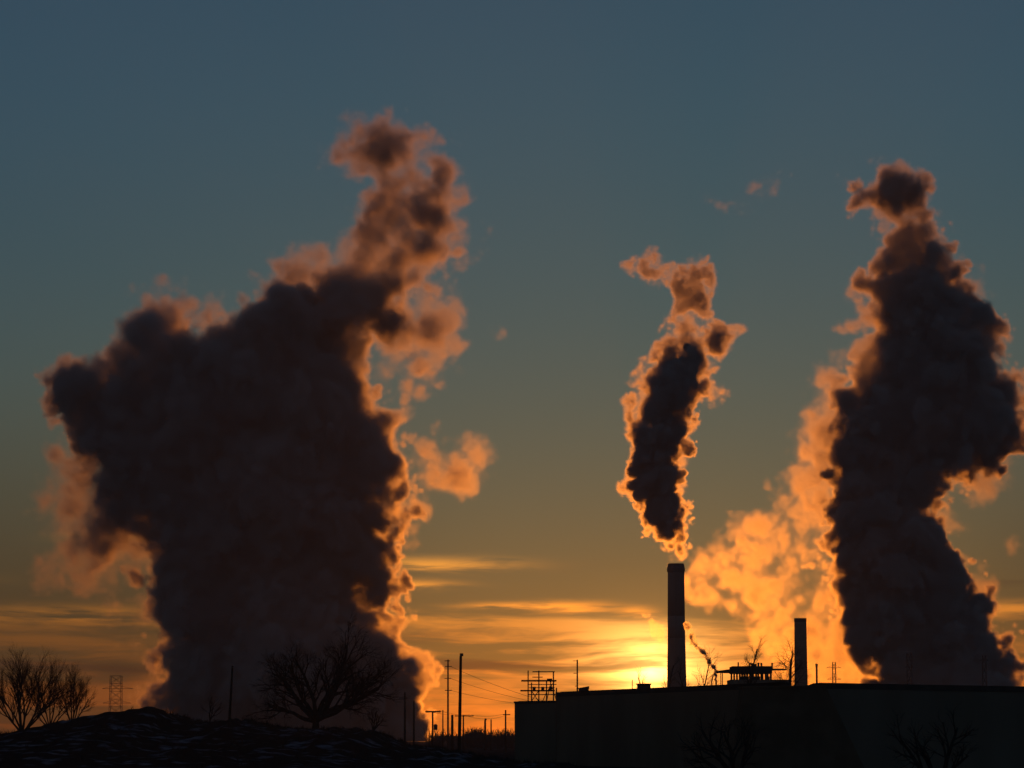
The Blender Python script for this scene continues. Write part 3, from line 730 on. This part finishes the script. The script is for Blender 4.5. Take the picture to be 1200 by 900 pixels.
core_mat = bpy.data.materials.new('smoke_heart'); core_mat.use_nodes = True
_b = core_mat.node_tree.nodes['Principled BSDF']
_b.inputs['Base Color'].default_value = (0.30, 0.29, 0.29, 1); _b.inputs['Roughness'].default_value = 1.0; _b.inputs['Specular IOR Level'].default_value = 0.0
smoke_mat = smoke_material('steam', (0.43, 0.41, 0.40), (0.48, 0.46, 0.45), 0.92)
LEFT_D = [(452,535,42), (455,560,34), (395,168,20.16), (420,155,22.4), (445,160,26.88), (480,175,29.12), (512,205,26.88), (515,250,31.36), (505,290,35.84), (452,800,44), (450,842,44), (436,755,34), (466,822,30), (430,600,44), (425,655,36), (420,700,38), (250,845,50), (330,845,70), (420,840,66), (440,795,48), (260,790,60), (340,780,80), (415,790,60), (250,720,60), (330,715,80), (395,712,54), (270,660,65), (340,655,80), (395,650,58), (270,600,75), (350,595,85), (405,590,64), (190,530,70), (290,540,90), (380,540,85), (430,545,56), (140,480,62), (230,470,85), (330,480,95), (415,500,62), (110,450,42), (180,420,62), (262,462,68), (350,420,85), (382,430,48), (183,376,44), (240,378,30), (345,378,52), (410,360,58), (438,368,38), (350,325,44), (420,310,50), (480,310,46), (460,260,47.04), (500,270,38.08), (460,220,40.32), (500,230,33.6), (430,180,31.36), (470,185,33.6), (508,200,22.4), (402,170,16.8), (430,158,19.04), (470,165,15.68), (400,165,17.92), (420,150,15.68), (385,180,10.08), (450,165,24.64), (490,215,33.6), (515,240,22.4), (215,368,34), (315,425,48), (150,420,40), (205,590,56), (215,640,52), (222,690,48), (228,760,46), (228,820,44), (170,560,52)]
LEFT_T = [(520,380,32), (535,290,26), (560,395,18), (450,470,32), (500,520,36), (530,550,34), (560,545,20), (490,565,30), (472,625,18), (470,600,20), (485,760,24), (497,800,20), (455,700,20), (515,230,36), (520,400,30), (500,430,30), (545,300,20), (490,395,40), (485,440,34), (525,545,36), (500,540,34)]
LEFT_M = [(130,590,50,0.11),(165,560,50,0.11),(110,560,44,0.11),(150,620,50,0.11),(50,580,34,0.10), (100,650,44,0.10), (60,650,34,0.10), (160,650,46,0.11), (210,690,40,0.11), (215,760,40,0.11), (170,760,34,0.11), (150,540,44,0.11), (90,560,52,0.10), (75,610,46,0.10), (120,620,58,0.10), (150,580,55,0.11), (130,670,52,0.11), (200,640,45,0.11), (180,720,42,0.11), (190,770,40,0.11), (62,530,26,0.10), (180,810,36,0.11), (190,590,52,0.11), (172,640,48,0.11), (195,700,44,0.11), (205,760,40,0.11), (470,400,46,0.05), (455,440,38,0.05), (490,350,36,0.05), (525,275,26,0.05), (405,175,24,0.05), (440,165,26,0.05), (140,700,40,0.10), (150,740,36,0.10)]
MID_D = [(790,636,12), (785,618,18), (779,598,24), (773,568,28), (772,538,28), (773,508,28), (776,480,30), (782,452,30), (793,432,30), (812,412,26), (838,398,17), (800,388,18), (814,362,15), (808,450,22)]
MID_T = [(792.5,668,10), (792.2,663,10.5), (791.8,658,11), (791.2,652,11.5), (790.5,646,12.5), (790,638,13), (785,618,20), (777,598,27), (772,568,34), (771,538,37), (773,508,36), (775,480,38), (782,452,38), (795,430,38), (815,410,36), (826,460,24), (840,395,27), (800,385,26), (815,360,24), (765,314,22), (792,322,20), (820,314,20), (750,306,11), (812,338,22), (862,390,12), (735,575,10), (760,430,14), (800,335,16), (825,350,16)]
RIGHT_D = [(1046,252,26), (1058,258,28), (1080,600,32), (1085,640,30), (1085,560,42), (1115,700,32), (1145,760,34), (1172,800,26), (1130,720,28), (1175,470,24), (1185,500,22), (1150,520,34), (1030,226,32.5), (1060,230,27.5), (995,235,16.2), (1072,255,18), (1180,800,22), (1085,290,30), (1052,258,24), (1075,805,50), (1130,805,56), (1165,795,26), (1060,745,48), (1110,745,55), (1145,745,26), (1040,690,50), (1085,690,40), (1110,722,26), (1010,640,42), (1055,640,48), (1020,590,48), (1058,590,44), (1040,540,58), (1095,530,52), (1050,490,62), (1115,490,58), (1165,500,32), (1060,440,58), (1115,430,52), (1145,450,32), (1070,385,50), (1115,380,42), (1010,365,22), (1030,345,32), (1080,335,42), (1120,340,22), (1065,239,15), (1040,229,30), (1012,236,22.5), (1058,292,28), (1170,480,40), (1140,455,42), (1012,475,36), (1060,342,46), (1100,348,42), (1050,305,32), (1090,305,36), (1078,270,30), (1020,375,32), (1140,385,34), (1168,505,36), (1030,420,40)]
RIGHT_M = [(1050,256,26,0.12), (1062,268,30,0.12), (1080,296,36,0.12), (1102,312,30,0.12), (1040,230,30,0.12), (1012,236,22,0.12), (1072,236,22,0.12), (1000,345,30,0.05), (990,380,26,0.05), (975,460,34,0.05), (1130,345,30,0.05), (1065,250,34,0.12), (1085,280,36,0.12), (1100,300,32,0.12), (985,420,34,0.05), (960,470,34,0.05), (970,520,34,0.05)]
RIGHT_T = [(948,575,46), (950,530,44), (968,622,48), (925,545,34), (845,690,26), (815,685,16), (880,660,36), (905,760,24), (940,640,40), (985,660,40), (1120,610,22), (1090,310,34), (970,440,35), (960,470,42), (930,510,34), (940,540,38), (970,500,42), (955,580,36), (960,620,42), (900,650,40), (860,665,34), (830,680,26), (920,680,46), (960,690,50), (990,740,46), (930,740,38), (960,775,46), (1000,785,40), (900,725,30), (880,690,34), (1010,720,38), (1105,590,30), (1130,570,36), (1160,550,28), (1125,680,26), (1150,705,28), (1105,650,20), (1170,752,22), (1185,788,18), (1150,400,30), (1190,480,22), (1065,290,40), (1095,280,30), (1050,250,36), (1010,236,26), (1040,229,32), (1072,229,24), (978,236,8), (1130,340,34), (1000,350,34), (1195,640,8), (1010,400,36), (865,690,30), (900,690,34), (930,710,36), (840,670,22), (850,675,30), (880,700,34), (905,735,32), (930,770,36), (870,655,30)]
pl = plume('steam_plume', 1300.0, 2.3, LEFT_D, LEFT_T, 11, smoke_mat, 0.24, 0.026, core=50.0, edge=(10.0, 26.0), n1=10, deep=0.8, grow=1.03, mids=LEFT_M)
tag(pl, 'huge dark steam cloud filling the sky behind the spreading bare tree', 'smoke')
pm = plume('smoke_plume', 1200.0, 1.05, MID_D, MID_T, 12, smoke_mat, 0.42, 0.12, core=17.0, edge=(5.0, 10.0), rough=(4.2, 2.6), step=14.0, warp_px=5.0, n1=12, n2=4, grow=1.06)
tag(pm, 'slim column of dark smoke with glowing edges rising from the tallest smokestack', 'smoke')
pr = plume('steam_plume', 1260.0, 2.1, RIGHT_D, RIGHT_T, 13, smoke_mat, 0.40, 0.030, core=46.0, edge=(10.0, 26.0), n1=10, grow=1.1, mids=RIGHT_M)
tag(pr, 'towering dark steam column with an orange glowing wing, beyond the grey warehouse', 'smoke')
CURL = [(839.5, 797, 1.3), (839, 791, 1.8), (838, 785, 2.3), (836, 780, 2.9), (833, 774.5, 3.3), (828.5, 769, 3.7), (822, 763.5, 4.2), (816, 758.5, 4.4), (812, 752, 4.0), (809, 744, 3.6), (807, 736, 3.2), (805, 728, 2.6)]
CURL = [tuple(CURL[i][k] + (CURL[i + 1][k] - CURL[i][k]) * t for k in range(3)) for i in range(len(CURL) - 1) for t in (0, 0.33, 0.67)]
curl = plume('smoke_plume', 430.0, 0.55, CURL[:28], [(x, y, r * 1.35) for x, y, r in CURL[16:]], 14, smoke_mat, 7.0, 1.0, edge=(1.2, 2.5), rough=(0.8, 1.2), step=5.0, warp_px=1.0, n1=5, n2=0)
tag(curl, 'thin curl of dark smoke drifting back from the slender exhaust pipe', 'smoke', kind='stuff')
wisp = plume('smoke_wisp', 1230.0, 1.6, [], [(812, 220, 10), (824, 232, 11), (838, 238, 9), (850, 238, 10), (862, 233, 11), (874, 226, 12), (886, 219, 12), (898, 213, 10), (876, 248, 8), (826, 250, 8)], 15, smoke_mat, 0.1, 0.022, edge=(6.0, 16.0), rough=(5.0, 6.0), step=20.0, warp_px=9.0, n1=5, n2=2)
tag(wisp, 'faint torn wisp of smoke high above the slim smoke column', 'smoke', kind='stuff')
puff = plume('steam_puff', 1230.0, 1.2, [], [(739, 716, 3.5), (746, 718, 4), (754, 715, 3.5), (768, 735, 7), (776, 738, 8), (952, 788, 6), (951, 776, 7), (955, 766, 6)], 16, smoke_mat, 0.1, 0.035, edge=(5.0, 6.0), rough=(4.0, 4.5), step=9.0, warp_px=3.0, n1=5, n2=2)
tag(puff, 'small torn puffs of steam drifting low beside the tallest smokestack', 'smoke', kind='stuff')

# the winter air itself: thin even haze from the camera to beyond the plant
hz = bpy.data.materials.new('haze_air'); hz.use_nodes = True
hz.node_tree.nodes.clear()
_o = hz.node_tree.nodes.new('ShaderNodeOutputMaterial'); _v = hz.node_tree.nodes.new('ShaderNodeVolumePrincipled')
_v.inputs['Color'].default_value = (0.95, 0.93, 0.92, 1); _v.inputs['Density'].default_value = 0.00016; _v.inputs['Anisotropy'].default_value = 0.15
_v.inputs['Density Attribute'].default_value = ''
hz.node_tree.links.new(_v.outputs[0], _o.inputs['Volume'])
tag(MB().box(-900, 900, -40, 1750, -1.0, 330).build('haze', hz), 'thin even haze in the air over the whole plant', 'haze', kind='stuff')
